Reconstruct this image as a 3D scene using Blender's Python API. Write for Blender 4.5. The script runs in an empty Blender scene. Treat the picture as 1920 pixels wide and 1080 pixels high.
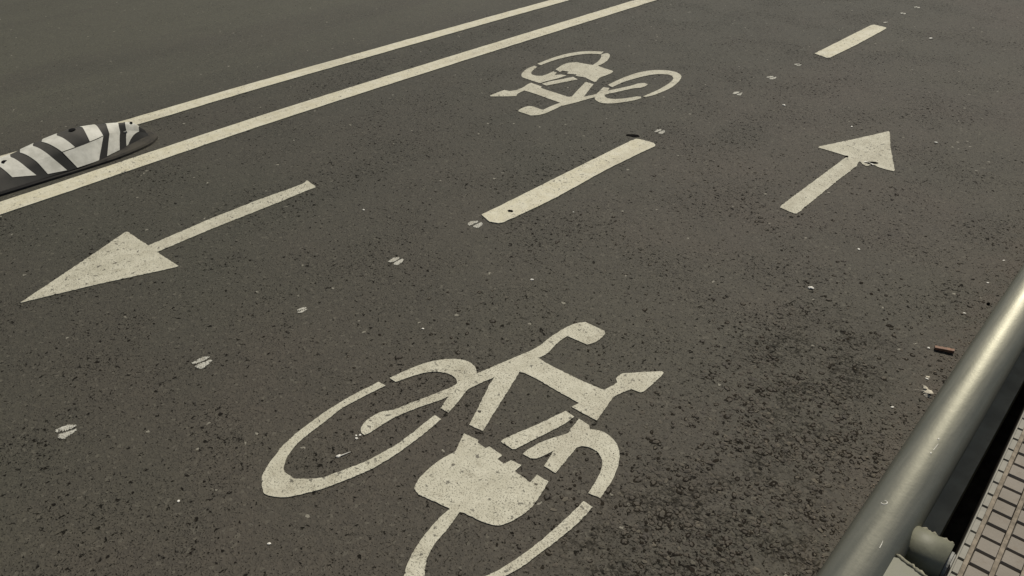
import bpy, bmesh, math, random
from mathutils import Vector, Matrix

# ---------------------------------------------------------------- camera, sky, sun, exposure
scene = bpy.context.scene
C = scene.collection
cam_data = bpy.data.cameras.new('camera')
cam_data.sensor_width = 36.0
cam_data.lens = 1489.85 * 36.0 / 1920.0
cam_data.clip_start = 0.05
cam_data.clip_end = 2000.0
cam = bpy.data.objects.new('camera', cam_data)
C.objects.link(cam)
right = Vector((0.71639349, 0.69768982, -0.0030469))
up = Vector((-0.39139692, 0.40549702, 0.82606333))
fwd = Vector((-0.57757148, 0.59059384, -0.56356907))
m = Matrix.Identity(4)
for i in range(3):
    m[i][0], m[i][1], m[i][2] = right[i], up[i], -fwd[i]
m[0][3], m[1][3], m[2][3] = 0.0, 0.0, 1.5
cam.matrix_world = m
scene.camera = cam

SUN = Vector((-0.155, 0.49, 0.86)).normalized()          # towards the sun
elev = math.asin(SUN.z)
world = bpy.data.worlds.new('World')
scene.world = world
world.use_nodes = True
wn = world.node_tree
sky = wn.nodes.new('ShaderNodeTexSky')
sky.sky_type = 'NISHITA'
sky.sun_disc = False
sky.sun_elevation = elev
sky.sun_rotation = math.atan2(SUN.x, SUN.y)
sky.dust_density = 3.0
bg = wn.nodes['Background']
bg.inputs['Strength'].default_value = 0.05
wn.links.new(sky.outputs['Color'], bg.inputs['Color'])
sun_data = bpy.data.lights.new('sun', 'SUN')
sun_data.energy = 3.3
sun_data.angle = math.radians(0.5)
sun_data.color = (1.0, 0.94, 0.825)
sun = bpy.data.objects.new('sun', sun_data)
sun.rotation_euler = SUN.to_track_quat('Z', 'Y').to_euler()
sun.location = (0, 6, 12)
C.objects.link(sun)
scene.view_settings.view_transform = 'Standard'
scene.view_settings.look = 'None'
scene.view_settings.exposure = 0.0
scene.view_settings.gamma = 1.0
scene.view_settings.use_curve_mapping = False

# ---------------------------------------------------------------- traced ground outlines (metres on the road)
NEAR_BIKE = {'wheel':[[-1.4774,0.9649],[-1.4791,0.9415],[-1.4829,0.9029],[-1.4851,0.8638],[-1.4849,0.8304],[-1.4837,0.7904],[-1.4794,0.7492],[-1.4755,0.7215],[-1.471,0.6939],[-1.4639,0.6615],[-1.4541,0.6315],[-1.4409,0.6056],[-1.4268,0.5768],[-1.411,0.5531],[-1.3988,0.5401],[-1.3815,0.5301],[-1.3557,0.5181],[-1.3423,0.5194],[-1.3209,0.5308],[-1.3029,0.5469],[-1.2866,0.5725],[-1.2748,0.5956],[-1.2602,0.6257],[-1.2506,0.6538],[-1.2436,0.6783],[-1.23,0.7261],[-1.2243,0.7681],[-1.2213,0.8133],[-1.2223,0.863],[-1.2254,0.9159],[-1.2346,0.9876],[-1.2588,0.9865],[-1.2558,0.9419],[-1.2492,0.8853],[-1.2478,0.8346],[-1.2522,0.7898],[-1.2581,0.7472],[-1.2673,0.7197],[-1.2743,0.6945],[-1.2826,0.6706],[-1.29,0.6463],[-1.3084,0.624],[-1.3267,0.6045],[-1.3393,0.5941],[-1.3564,0.5924],[-1.3705,0.59],[-1.3869,0.5947],[-1.3955,0.6025],[-1.4105,0.6184],[-1.4225,0.6378],[-1.434,0.6631],[-1.4418,0.6954],[-1.4478,0.7302],[-1.4501,0.7512],[-1.4551,0.7833],[-1.4614,0.8202],[-1.4614,0.8532],[-1.4587,0.8848],[-1.4556,0.9236],[-1.4512,0.9585],[-1.4498,0.968]],
'frame':[[-1.4682,0.9977],[-1.4613,1.0422],[-1.4517,1.0901],[-1.4359,1.1337],[-1.4113,1.1702],[-1.3841,1.1949],[-1.3574,1.2048],[-1.328,1.2019],[-1.3023,1.1853],[-1.3023,1.1822],[-1.2881,1.2514],[-1.2699,1.3328],[-1.2613,1.3753],[-1.259,1.4123],[-1.2631,1.457],[-1.2634,1.5054],[-1.2609,1.5375],[-1.2519,1.5697],[-1.2358,1.5938],[-1.1936,1.5972],[-1.1641,1.5993],[-1.1557,1.5918],[-1.1495,1.5718],[-1.148,1.5377],[-1.1595,1.5094],[-1.1859,1.5061],[-1.2288,1.5004],[-1.2313,1.4826],[-1.2282,1.4451],[-1.2204,1.4129],[-1.2174,1.3865],[-1.2229,1.3599],[-1.1758,1.36],[-1.1018,1.367],[-1.0272,1.3768],[-0.9936,1.3849],[-0.988,1.4147],[-0.9865,1.4364],[-0.9983,1.4447],[-1.0012,1.4553],[-0.9997,1.4776],[-0.9633,1.521],[-0.924,1.5645],[-0.9162,1.5629],[-0.9122,1.5369],[-0.9096,1.4905],[-0.9097,1.4557],[-0.9138,1.4474],[-0.94,1.441],[-0.9496,1.4127],[-0.9557,1.3771],[-0.942,1.3239],[-0.9305,1.2748],[-0.9667,1.2716],[-1.0139,1.2682],[-1.0093,1.2941],[-1.0381,1.2931],[-1.0902,1.2898],[-1.1457,1.2887],[-1.1983,1.2828],[-1.219,1.2765],[-1.1861,1.197],[-1.1564,1.1205],[-1.1296,1.0547],[-1.1211,1.0344],[-1.1643,1.025],[-1.1922,1.0818],[-1.2207,1.1376],[-1.2445,1.1842],[-1.2538,1.2083],[-1.2627,1.1666],[-1.2701,1.1244],[-1.2662,1.1065],[-1.2505,1.0583],[-1.2394,1.0182],[-1.268,1.015],[-1.2785,1.0396],[-1.288,1.0624],[-1.2952,1.0293],[-1.3097,0.9878],[-1.3221,0.9455],[-1.3307,0.901],[-1.3316,0.8764],[-1.3324,0.8522],[-1.3311,0.8265],[-1.335,0.8076],[-1.3472,0.8071],[-1.3598,0.8141],[-1.3682,0.8253],[-1.3756,0.8457],[-1.3773,0.8719],[-1.3715,0.8977],[-1.3553,0.9207],[-1.3449,0.9645],[-1.3326,1.0074],[-1.3214,1.0523],[-1.31,1.098],[-1.3117,1.1166],[-1.325,1.126],[-1.3447,1.1295],[-1.3698,1.1234],[-1.3923,1.109],[-1.4109,1.0855],[-1.4239,1.0574],[-1.4323,1.0312],[-1.4416,0.9981]],
'chain_stay':[[-1.0152,1.2449],[-0.9827,1.2441],[-0.9836,1.2116],[-0.9887,1.1756],[-0.9965,1.1375],[-1.0061,1.0907],[-1.0135,1.0483],[-1.0203,1.0417],[-1.0599,1.0408],[-1.0617,1.048],[-1.0489,1.1019],[-1.0321,1.1647]],
'wheel_fork':[[-0.9698,1.2472],[-0.9337,1.2469],[-0.9227,1.2369],[-0.8994,1.2513],[-0.8752,1.2543],[-0.8457,1.2469],[-0.8193,1.2296],[-0.8017,1.2083],[-0.7835,1.174],[-0.7676,1.1317],[-0.7552,1.0732],[-0.7857,1.0655],[-0.7936,1.0961],[-0.803,1.1261],[-0.8166,1.1566],[-0.8347,1.1765],[-0.8584,1.1878],[-0.8819,1.1844],[-0.898,1.1751],[-0.9046,1.1609],[-0.8997,1.1363],[-0.8859,1.0588],[-0.9214,1.0551],[-0.9396,1.113],[-0.9444,1.0892],[-0.9525,1.0623],[-0.9641,1.0511],[-0.9885,1.0488],[-0.9897,1.0607],[-0.9864,1.0989],[-0.9721,1.1445],[-0.9563,1.1799],[-0.9584,1.1982]],
'plug':[[-1.1507,0.9942],[-1.1058,1.0031],[-1.1011,0.9958],[-1.0722,0.9963],[-1.0688,1.0074],[-1.0238,1.0085],[-1.0229,0.9905],[-1,0.9902],[-0.9957,1.0115],[-0.965,1.0189],[-0.9633,0.9925],[-0.9101,0.9924],[-0.9154,1.0222],[-0.8796,1.0254],[-0.8606,0.9657],[-0.8543,0.9285],[-0.857,0.8933],[-0.8623,0.867],[-0.8741,0.8449],[-0.8919,0.834],[-0.9187,0.8239],[-0.9579,0.815],[-0.9672,0.8093],[-0.9603,0.7868],[-0.9515,0.7541],[-0.944,0.7183],[-0.9328,0.6872],[-0.92,0.6645],[-0.9061,0.6494],[-0.893,0.637],[-0.881,0.615],[-0.885,0.595],[-0.897,0.588],[-0.913,0.593],[-0.9268,0.6068],[-0.9439,0.6298],[-0.9596,0.6611],[-0.9732,0.696],[-0.9829,0.7331],[-0.9895,0.7682],[-0.9909,0.7994],[-1.0268,0.7912],[-1.0789,0.7759],[-1.1004,0.7814],[-1.1092,0.7939],[-1.119,0.82],[-1.1251,0.8616],[-1.1252,0.899],[-1.1197,0.9348]],
'wheel_arc':[[-0.7783,1.0387],[-0.7508,1.0399],[-0.7458,0.9914],[-0.7463,0.9468],[-0.749,0.8951],[-0.7531,0.8466],[-0.757,0.7995],[-0.775,0.735],[-0.805,0.675],[-0.835,0.635],[-0.855,0.655],[-0.826,0.69],[-0.7952,0.7344],[-0.785,0.7782],[-0.7785,0.822],[-0.7748,0.8701],[-0.774,0.9231],[-0.7746,0.9796]]}
FAR_BIKE = {'wheel':[[-2.5088,3.3029],[-2.5157,3.3787],[-2.5184,3.4604],[-2.5123,3.5525],[-2.4918,3.6275],[-2.4558,3.6822],[-2.4057,3.7175],[-2.3587,3.7246],[-2.3175,3.7018],[-2.2942,3.675],[-2.2717,3.6242],[-2.2526,3.5599],[-2.2396,3.4801],[-2.2401,3.4009],[-2.2458,3.3403],[-2.2594,3.3011],[-2.2735,3.2963],[-2.2724,3.3478],[-2.2723,3.4261],[-2.2813,3.5091],[-2.2943,3.5788],[-2.3156,3.6303],[-2.3476,3.6606],[-2.3734,3.6607],[-2.4163,3.6271],[-2.4466,3.5659],[-2.464,3.4882],[-2.4758,3.405],[-2.4754,3.3465],[-2.4708,3.2929]],
'frame':[[-2.279,3.2866],[-2.2646,3.2701],[-2.2702,3.2304],[-2.2943,3.1691],[-2.3237,3.1156],[-2.3562,3.0845],[-2.3861,3.0768],[-2.4178,3.0889],[-2.4466,3.1151],[-2.4588,3.0496],[-2.4676,2.9987],[-2.4783,2.9506],[-2.4898,2.9043],[-2.4854,2.8573],[-2.4833,2.7888],[-2.4916,2.7412],[-2.5163,2.7077],[-2.5576,2.7076],[-2.5973,2.7055],[-2.6094,2.7221],[-2.6128,2.7658],[-2.6069,2.7921],[-2.5897,2.8023],[-2.5395,2.8013],[-2.5215,2.8064],[-2.5262,2.8695],[-2.5238,2.9343],[-2.5778,2.9355],[-2.6981,2.9398],[-2.7733,2.9349],[-2.7684,2.8792],[-2.7492,2.8469],[-2.774,2.8188],[-2.8414,2.752],[-2.8525,2.7589],[-2.8558,2.8109],[-2.855,2.8679],[-2.8246,2.8745],[-2.8085,2.9125],[-2.8115,2.9666],[-2.8255,3.0159],[-2.8277,3.0444],[-2.7931,3.0422],[-2.7455,3.0413],[-2.7398,3.0238],[-2.6944,3.0218],[-2.6178,3.0235],[-2.5469,3.0256],[-2.5365,3.0398],[-2.5697,3.1186],[-2.5954,3.1852],[-2.6216,3.2487],[-2.6196,3.2602],[-2.5711,3.2595],[-2.5339,3.1756],[-2.4909,3.0835],[-2.4761,3.124],[-2.4684,3.1599],[-2.4835,3.2013],[-2.5049,3.2603],[-2.4742,3.2736],[-2.456,3.2366],[-2.4351,3.3043],[-2.415,3.3741],[-2.4091,3.4053],[-2.4064,3.4313],[-2.3857,3.4629],[-2.3625,3.4592],[-2.3532,3.4287],[-2.3595,3.3881],[-2.3768,3.3624],[-2.3968,3.3023],[-2.4158,3.2326],[-2.4312,3.178],[-2.4123,3.1589],[-2.3872,3.1504],[-2.3599,3.1616],[-2.3308,3.198],[-2.3061,3.2498],[-2.2942,3.2765]],
'chain_stay':[[-2.7236,3.2713],[-2.6799,3.2574],[-2.6977,3.2044],[-2.7184,3.1372],[-2.7388,3.0709],[-2.7752,3.0711],[-2.7701,3.1232],[-2.7496,3.1906]],
'wheel_fork':[[-3.0018,3.258],[-2.9776,3.2551],[-2.958,3.2018],[-2.9366,3.159],[-2.9104,3.1417],[-2.8806,3.1456],[-2.8573,3.1654],[-2.8553,3.1994],[-2.8625,3.2627],[-2.8334,3.2578],[-2.8172,3.2211],[-2.7977,3.2545],[-2.7648,3.2613],[-2.7699,3.1954],[-2.7845,3.1213],[-2.7897,3.0737],[-2.8366,3.0714],[-2.8864,3.0717],[-2.9221,3.074],[-2.9501,3.0963],[-2.9754,3.1345],[-2.9995,3.2005]],
'plug':[[-2.7426,3.5059],[-2.6883,3.4982],[-2.6338,3.4993],[-2.6193,3.4878],[-2.6099,3.4592],[-2.6116,3.3834],[-2.6081,3.3502],[-2.5861,3.2994],[-2.5893,3.2892],[-2.6562,3.3042],[-2.6663,3.3115],[-2.7251,3.2919],[-2.7358,3.3138],[-2.7851,3.2866],[-2.7964,3.3184],[-2.8352,3.3065],[-2.8285,3.2801],[-2.8743,3.2946],[-2.8968,3.3768],[-2.8945,3.4319],[-2.8687,3.47],[-2.8134,3.4829],[-2.7715,3.4966],[-2.7875,3.561],[-2.8131,3.6178],[-2.835,3.6521],[-2.8525,3.6717],[-2.8511,3.7011],[-2.8421,3.7211],[-2.8192,3.7091],[-2.7941,3.6773],[-2.7744,3.6412],[-2.7568,3.6038],[-2.7448,3.5485]],
'wheel_arc':[[-3.0124,3.2926],[-3.019,3.3801],[-3.0188,3.4764],[-3.0051,3.5597],[-2.9777,3.6285],[-2.9368,3.6819],[-2.8755,3.7262],[-2.86,3.6758],[-2.9065,3.6453],[-2.9446,3.5893],[-2.9679,3.5167],[-2.9831,3.4362],[-2.9864,3.3441],[-2.9822,3.2925]]}
ARROW_LEFT = [[-2.6307,0.3919],[-2.6971,0.538],[-2.7693,0.6946],[-2.836,0.8331],[-2.8282,0.8378],[-2.6785,0.8462],[-2.6989,1.1148],[-2.7019,1.3017],[-2.6998,1.3734],[-2.6945,1.445],[-2.6947,1.5155],[-2.6981,1.5291],[-2.7081,1.5407],[-2.7062,1.546],[-2.6424,1.5406],[-2.6328,1.5374],[-2.6282,1.5294],[-2.6304,1.505],[-2.6282,1.4399],[-2.6248,1.3604],[-2.6246,1.2556],[-2.6234,1.0738],[-2.6121,0.8488],[-2.4678,0.8576],[-2.468,0.8478],[-2.5589,0.6081]]
ARROW_RIGHT = [[-1.174,3.7298],[-1.1627,3.7148],[-1.0951,3.5606],[-1.0638,3.499],[-1.0039,3.3812],[-0.9837,3.3398],[-0.9822,3.3274],[-1.0056,3.3211],[-1.0427,3.3204],[-1.0642,3.328],[-1.0753,3.3291],[-1.0788,3.3163],[-1.0837,3.2997],[-1.0927,3.2958],[-1.1043,3.3013],[-1.1098,3.3031],[-1.1198,3.3151],[-1.1279,3.3193],[-1.1292,3.3084],[-1.1253,3.293],[-1.1164,3.2636],[-1.1181,3.2338],[-1.1148,3.177],[-1.1158,3.1306],[-1.1057,2.873],[-1.0982,2.7006],[-1.1081,2.694],[-1.1702,2.6998],[-1.1751,2.7255],[-1.1811,2.9761],[-1.1911,3.3316],[-1.2614,3.3336],[-1.3258,3.3308],[-1.3278,3.3449],[-1.2521,3.5277]]
DASH_NEAR = [[-1.9692,1.8469],[-1.9708,1.8571],[-1.9687,1.9249],[-1.9733,2.3097],[-1.975,2.5598],[-1.9765,2.6857],[-1.9766,2.8303],[-1.9706,2.8415],[-1.936,2.8522],[-1.8888,2.8567],[-1.8693,2.845],[-1.8613,2.8263],[-1.8668,2.7323],[-1.8676,2.5996],[-1.8698,2.4948],[-1.8561,2.1443],[-1.8658,1.8656],[-1.8747,1.8458],[-1.9082,1.8305]]
DASH_FAR = [[-1.9596,4.5498],[-1.9621,4.7797],[-1.9661,5.3373],[-1.9559,5.3602],[-1.8809,5.3533],[-1.8681,5.3417],[-1.8643,5.305],[-1.8557,4.8813],[-1.8602,4.5693],[-1.8609,4.544],[-1.8721,4.5268]]
HOOF = [[-1.9144,0.2658],[-1.9211,0.6583],[-1.9337,1.0113],[-1.9446,1.4107],[-1.933,1.7839],[-1.9451,2.9894],[-1.9394,3.6762],[-1.9348,4.0147],[-1.9338,4.3068],[-1.918,5.4678],[-1.9288,5.7596],[-1.9214,5.9767]]
PEBBLES = [[-0.8174,2.2624],[-0.8113,2.6132],[-2.3326,1.5563],[-1.5785,1.2166],[-1.5214,1.6543],[-1.3226,0.7161],[-1.4788,0.3616],[-1.2131,0.4468],[-0.3828,1.8793],[-0.3984,2.4699],[-0.4042,2.7055],[-1.3233,3.6652],[-1.5811,5.316],[-0.9656,3.7535],[-3.4601,1.4873],[-0.4118,2.2114],[-0.3604,2.0646],[-1.6888,3.6902],[-1.7304,2.1124],[-0.4122,2.8936],[-1.3506,0.7922]]
SPOTS = [[-2.009,2.8637],[-1.9083,1.944],[-1.0811,3.3436],[-1.1903,3.3247],[-0.3605,2.5756]]
STICK = [[-0.3983,2.2173],[-0.3495,2.2363]]
SCRAP = [[-0.3366,2.0025],[-0.3632,2.0683]]

rng = random.Random(7)

# ---------------------------------------------------------------- node helpers
class NT:
    def __init__(self, name):
        self.mat = bpy.data.materials.new(name)
        self.mat.use_nodes = True
        self.t = self.mat.node_tree
        self.bsdf = self.t.nodes['Principled BSDF']
        self.pos = self.t.nodes.new('ShaderNodeNewGeometry').outputs['Position']
    def n(self, typ, **kw):
        nd = self.t.nodes.new(typ)
        for k, v in kw.items():
            setattr(nd, k, v)
        return nd
    def put(self, sock, v):
        if isinstance(v, bpy.types.NodeSocket):
            self.t.links.new(v, sock)
        elif isinstance(v, (tuple, list)) and len(v) == 3 and sock.type == 'RGBA':
            sock.default_value = (v[0], v[1], v[2], 1)
        else:
            sock.default_value = v
    def math(self, op, a, b=0.0, clamp=False):
        nd = self.n('ShaderNodeMath', operation=op, use_clamp=clamp)
        self.put(nd.inputs[0], a); self.put(nd.inputs[1], b)
        return nd.outputs[0]
    def vec(self, op, a, b):
        nd = self.n('ShaderNodeVectorMath', operation=op)
        self.put(nd.inputs[0], a); self.put(nd.inputs[1], b)
        return nd.outputs['Value'] if op in ('DISTANCE', 'LENGTH') else nd.outputs[0]
    def noise(self, scale, detail=2.0, rough=0.5, vec=None, color=False, dist=0.0):
        nd = self.n('ShaderNodeTexNoise')
        self.put(nd.inputs['Vector'], vec or self.pos)
        self.put(nd.inputs['Scale'], scale); self.put(nd.inputs['Detail'], detail)
        self.put(nd.inputs['Roughness'], rough); self.put(nd.inputs['Distortion'], dist)
        return nd.outputs['Color'] if color else nd.outputs['Fac']
    def voro(self, scale, feature='F1', vec=None, out='Distance', rand=1.0):
        nd = self.n('ShaderNodeTexVoronoi', feature=feature)
        self.put(nd.inputs['Vector'], vec or self.pos)
        self.put(nd.inputs['Scale'], scale); self.put(nd.inputs['Randomness'], rand)
        return nd.outputs[out]
    def ramp(self, v, a, b, lo=0.0, hi=1.0):
        nd = self.n('ShaderNodeMapRange', interpolation_type='SMOOTHSTEP')
        self.put(nd.inputs['Value'], v)
        for k, x in (('From Min', a), ('From Max', b), ('To Min', lo), ('To Max', hi)):
            self.put(nd.inputs[k], x)
        return nd.outputs[0]
    def mix(self, f, a, b, mode='MIX'):
        nd = self.n('ShaderNodeMix', data_type='RGBA', blend_type=mode)
        self.put(nd.inputs[0], f); self.put(nd.inputs[6], a); self.put(nd.inputs[7], b)
        return nd.outputs[2]
    def bump(self, h, dist=0.001, strength=1.0, normal=None):
        nd = self.n('ShaderNodeBump')
        self.put(nd.inputs['Height'], h)
        nd.inputs['Distance'].default_value = dist
        nd.inputs['Strength'].default_value = strength
        if normal:
            self.put(nd.inputs['Normal'], normal)
        return nd.outputs[0]
    def out(self, color=None, rough=None, normal=None, metal=None, spec=None):
        b = self.bsdf.inputs
        if color is not None: self.put(b['Base Color'], color)
        if rough is not None: self.put(b['Roughness'], rough)
        if normal is not None: self.put(b['Normal'], normal)
        if metal is not None: self.put(b['Metallic'], metal)
        if spec is not None: self.put(b['Specular IOR Level'], spec)
        return self.mat

def asphalt_fields(k):
    """Shared by the road and everything painted on it, so that open pores run through the paint."""
    px = k.n('ShaderNodeSeparateXYZ'); k.put(px.inputs[0], k.pos)
    flat = k.vec('MULTIPLY', k.pos, (1, 1, 0))
    warp = k.vec('ADD', flat, k.vec('MULTIPLY', k.vec('SUBTRACT', k.noise(60, 1, vec=flat, color=True), (0.5, 0.5, 0.5)), (0.012, 0.012, 0)))
    # coarse ravelled patches along the edge of the lane
    cen = [((-0.62, 1.93, 0), 0.30), ((-0.56, 1.62, 0), 0.20), ((-0.50, 1.40, 0), 0.22), ((-0.60, 1.08, 0), 0.30), ((-0.34, 1.2, 0), 0.22)]
    rough = None
    for c, r in cen:
        d = k.ramp(k.vec('DISTANCE', k.vec('MULTIPLY', flat, (1, 0.75, 0)), (c[0], c[1] * 0.75, 0)), r, r * 0.25)
        rough = d if rough is None else k.math('MAXIMUM', rough, d)
    patch = k.noise(7, 3, 0.6, vec=flat)
    rough = k.math('MULTIPLY', rough, k.ramp(patch, 0.34, 0.60), clamp=True)
    density = k.ramp(k.noise(3.2, 3, 0.6, vec=flat), 0.35, 0.68)
    # open pores
    n1 = k.noise(64, 2.5, 0.55, vec=warp)
    n3 = k.noise(31, 3.5, 0.62, vec=warp)
    n2 = k.noise(210, 2, 0.5, vec=warp)
    thr = k.math('SUBTRACT', 0.651, k.math('MULTIPLY', density, 0.055))
    thr = k.math('ADD', thr, k.math('MULTIPLY', k.ramp(px.outputs[0], -3.7, -4.1), 0.05))
    thr = k.math('SUBTRACT', thr, k.math('MULTIPLY', rough, 0.03))
    pit = k.math('MULTIPLY', k.math('SUBTRACT', n1, thr), 16, clamp=True)
    pit2 = k.math('MULTIPLY', k.math('SUBTRACT', n2, k.math('SUBTRACT', thr, 0.01)), 14, clamp=True)
    pit = k.math('MAXIMUM', pit, k.math('MULTIPLY', pit2, 0.8))
    pit3 = k.math('MULTIPLY', k.math('SUBTRACT', n3, k.math('ADD', thr, 0.045)), 22, clamp=True)
    pit = k.math('MAXIMUM', pit, pit3)
    return dict(sep=px, flat=flat, warp=warp, rough=rough, density=density, pit=pit, patch=patch, n2=n2)

def asphalt_shade(k, F):
    flat, warp = F['flat'], F['warp']
    big = k.ramp(k.noise(0.9, 3, 0.55, vec=flat), 0.38, 0.62)
    base = k.mix(big, (0.0550, 0.0500, 0.0345), (0.0590, 0.0500, 0.0360))
    base = k.mix(k.ramp(k.noise(2.6, 4, 0.6, vec=flat), 0.35, 0.7), base, k.mix(0.5, base, (0.0460, 0.0420, 0.0300)))
    x0 = F['sep'].outputs[0]
    streak = k.noise(1.0, 3, 0.55, vec=k.vec('MULTIPLY', flat, (2.6, 0.16, 0)))
    lane = k.math('MULTIPLY', k.ramp(x0, -3.86, -4.5), k.ramp(streak, 0.34, 0.62, 0.25, 1.1))
    base = k.mix(lane, base, (0.0790, 0.0745, 0.0500))
    near = k.ramp(x0, -1.1, -2.6)
    base = k.mix(k.math('MULTIPLY', near, 0.45), base, (0.040, 0.0405, 0.0275))
    # single stones of the aggregate
    cellc = k.voro(130, vec=warp, out='Color')
    sepc = k.n('ShaderNodeSeparateColor'); k.put(sepc.inputs[0], cellc)
    tone = k.ramp(sepc.outputs[0], 0.0, 1.0, 0.84, 1.14)
    base = k.mix(1.0, base, k.mix(0.0, tone, tone), 'MULTIPLY')
    light = k.math('MULTIPLY', k.math('GREATER_THAN', sepc.outputs[1], 0.965), 0.35)
    base = k.mix(light, base, (0.13, 0.12, 0.09))
    base = k.mix(k.math('MULTIPLY', k.math('GREATER_THAN', sepc.outputs[2], 0.9993), 0.5), base, (0.36, 0.34, 0.27))
    # dust swept against the railing
    x = F['sep'].outputs[0]; y = F['sep'].outputs[1]
    edge = k.math('ADD', x, k.math('MULTIPLY', y, 0.05))
    pale_fac = k.math('MULTIPLY', k.ramp(edge, -0.36, -0.22), k.ramp(k.noise(14, 4, 0.65, vec=flat), 0.35, 0.62))
    base = k.mix(k.math('MULTIPLY', pale_fac, 0.55), base, (0.069, 0.056, 0.041))
    # stones standing proud in the ravelled patches
    vd = k.voro(58, vec=warp)
    stone = k.ramp(vd, 0.62, 0.12)
    ve = k.voro(62, 'DISTANCE_TO_EDGE', vec=warp)
    gap = k.math('MULTIPLY', k.ramp(ve, 0.17, 0.03), k.ramp(k.noise(34, 2, 0.5, vec=flat), 0.44, 0.54))
    gap = k.math('MULTIPLY', gap, F['rough'])
    dark = k.math('MAXIMUM', k.math('MULTIPLY', F['pit'], 0.95), k.math('MULTIPLY', gap, 0.62))
    col = k.mix(dark, base, (0.008, 0.007, 0.005))
    fine = k.ramp(k.voro(150, vec=warp), 0.6, 0.05)
    h = k.math('ADD', k.math('MULTIPLY', fine, 0.45), k.math('MULTIPLY', F['n2'], 0.5))
    h = k.math('ADD', h, k.math('MULTIPLY', k.math('MULTIPLY', stone, F['rough']), 3.2))
    h = k.math('SUBTRACT', h, k.math('MULTIPLY', F['pit'], 1.6))
    return col, h, k.math('SUBTRACT', 0.38, k.math('MULTIPLY', dark, 0.33))

def mat_asphalt():
    k = NT('asphalt')
    F = asphalt_fields(k)
    col, h, sp = asphalt_shade(k, F)
    return k.out(col, 0.74, k.bump(h, 0.0018, 0.9), spec=sp)

def mat_paint(name, c1, c2, speck, wear, soil=0.5):
    k = NT(name)
    F = asphalt_fields(k)
    flat, warp = F['flat'], F['warp']
    base = k.mix(k.ramp(k.noise(16, 6, 0.72, vec=flat), 0.36, 0.64), c1, c2)
    track = k.ramp(k.noise(1.0, 3, 0.6, vec=k.vec('MULTIPLY', flat, (11, 1.3, 0))), 0.50, 0.68)
    base = k.mix(k.math('MULTIPLY', track, 0.3), base, (0.33, 0.30, 0.22))
    grime = k.math('MULTIPLY', k.ramp(k.noise(38, 4, 0.7, vec=flat), 0.5, 0.74), soil)
    base = k.mix(grime, base, (0.25, 0.225, 0.155))
    fine = k.noise(260, 2, 0.5, vec=warp)
    sp = k.math('MULTIPLY', k.math('SUBTRACT', fine, speck), 9, clamp=True)
    hole = k.math('MAXIMUM', F['pit'], k.math('MULTIPLY', sp, k.ramp(k.noise(11, 3, 0.6, vec=flat), 0.25, 0.6, 0.35, 0.9)))
    hole = k.math('MULTIPLY', hole, wear, clamp=True)
    # worn through where the lane is ravelled
    gone = k.math('MULTIPLY', F['rough'], k.ramp(k.noise(80, 2, 0.5, vec=warp), 0.56, 0.66))
    hole = k.math('MAXIMUM', hole, k.math('MULTIPLY', gone, 0.9))
    col = k.mix(hole, base, (0.050, 0.044, 0.031))
    h = k.math('SUBTRACT', k.math('MULTIPLY', k.ramp(k.voro(150, vec=warp), 0.6, 0.05), 0.4), k.math('MULTIPLY', hole, 1.2))
    return k.out(col, 0.62, k.bump(h, 0.0012, 0.7), spec=0.4)

M_ASPHALT = mat_asphalt()
M_LINE = mat_paint('thermoplastic_cream', (0.52, 0.487, 0.350), (0.58, 0.555, 0.430), 0.68, 0.75, 0.5)
M_SYMBOL = mat_paint('sprayed_white', (0.43, 0.41, 0.310), (0.52, 0.50, 0.390), 0.585, 0.82, 0.6)
M_FLECK = mat_paint('worn_white', (0.42, 0.41, 0.345), (0.50, 0.49, 0.42), 0.53, 1.0, 0.7)

def simple(name, c, rough=0.6, metal=0.0, var=0.15, scale=40, bump=0.0004, spec=0.5, c2=None):
    k = NT(name)
    nz = k.noise(scale, 4, 0.6)
    f = k.ramp(nz, 0.3, 0.7)
    col = k.mix(f, tuple(v * (1 - var) for v in c), c2 or tuple(min(1, v * (1 + var)) for v in c))
    return k.out(col, k.ramp(nz, 0.2, 0.8, rough * 0.88, min(1, rough * 1.1)), k.bump(k.noise(scale * 6, 3, 0.6), bump, 0.6), metal, spec)

def mat_rail():
    k = NT('grey_green_metal_paint')
    st = k.vec('MULTIPLY', k.pos, (60, 3.0, 60))
    cloud = k.noise(1.0, 4, 0.6, vec=st)
    spot = k.ramp(k.noise(130, 3, 0.6), 0.68, 0.76)
    col = k.mix(k.ramp(cloud, 0.3, 0.7), (0.262, 0.258, 0.200), (0.312, 0.305, 0.240))
    col = k.mix(k.math('MULTIPLY', spot, 0.35), col, (0.42, 0.41, 0.34))
    h = k.math('ADD', k.noise(170, 3, 0.6), k.math('MULTIPLY', k.noise(22, 2, 0.5), 2.0))
    k.bsdf.inputs['Coat Weight'].default_value = 0.06
    k.bsdf.inputs['Coat Roughness'].default_value = 0.16
    return k.out(col, k.ramp(cloud, 0.25, 0.75, 0.46, 0.55), k.bump(h, 0.00030, 1.0), 0.62, 0.5)

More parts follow.
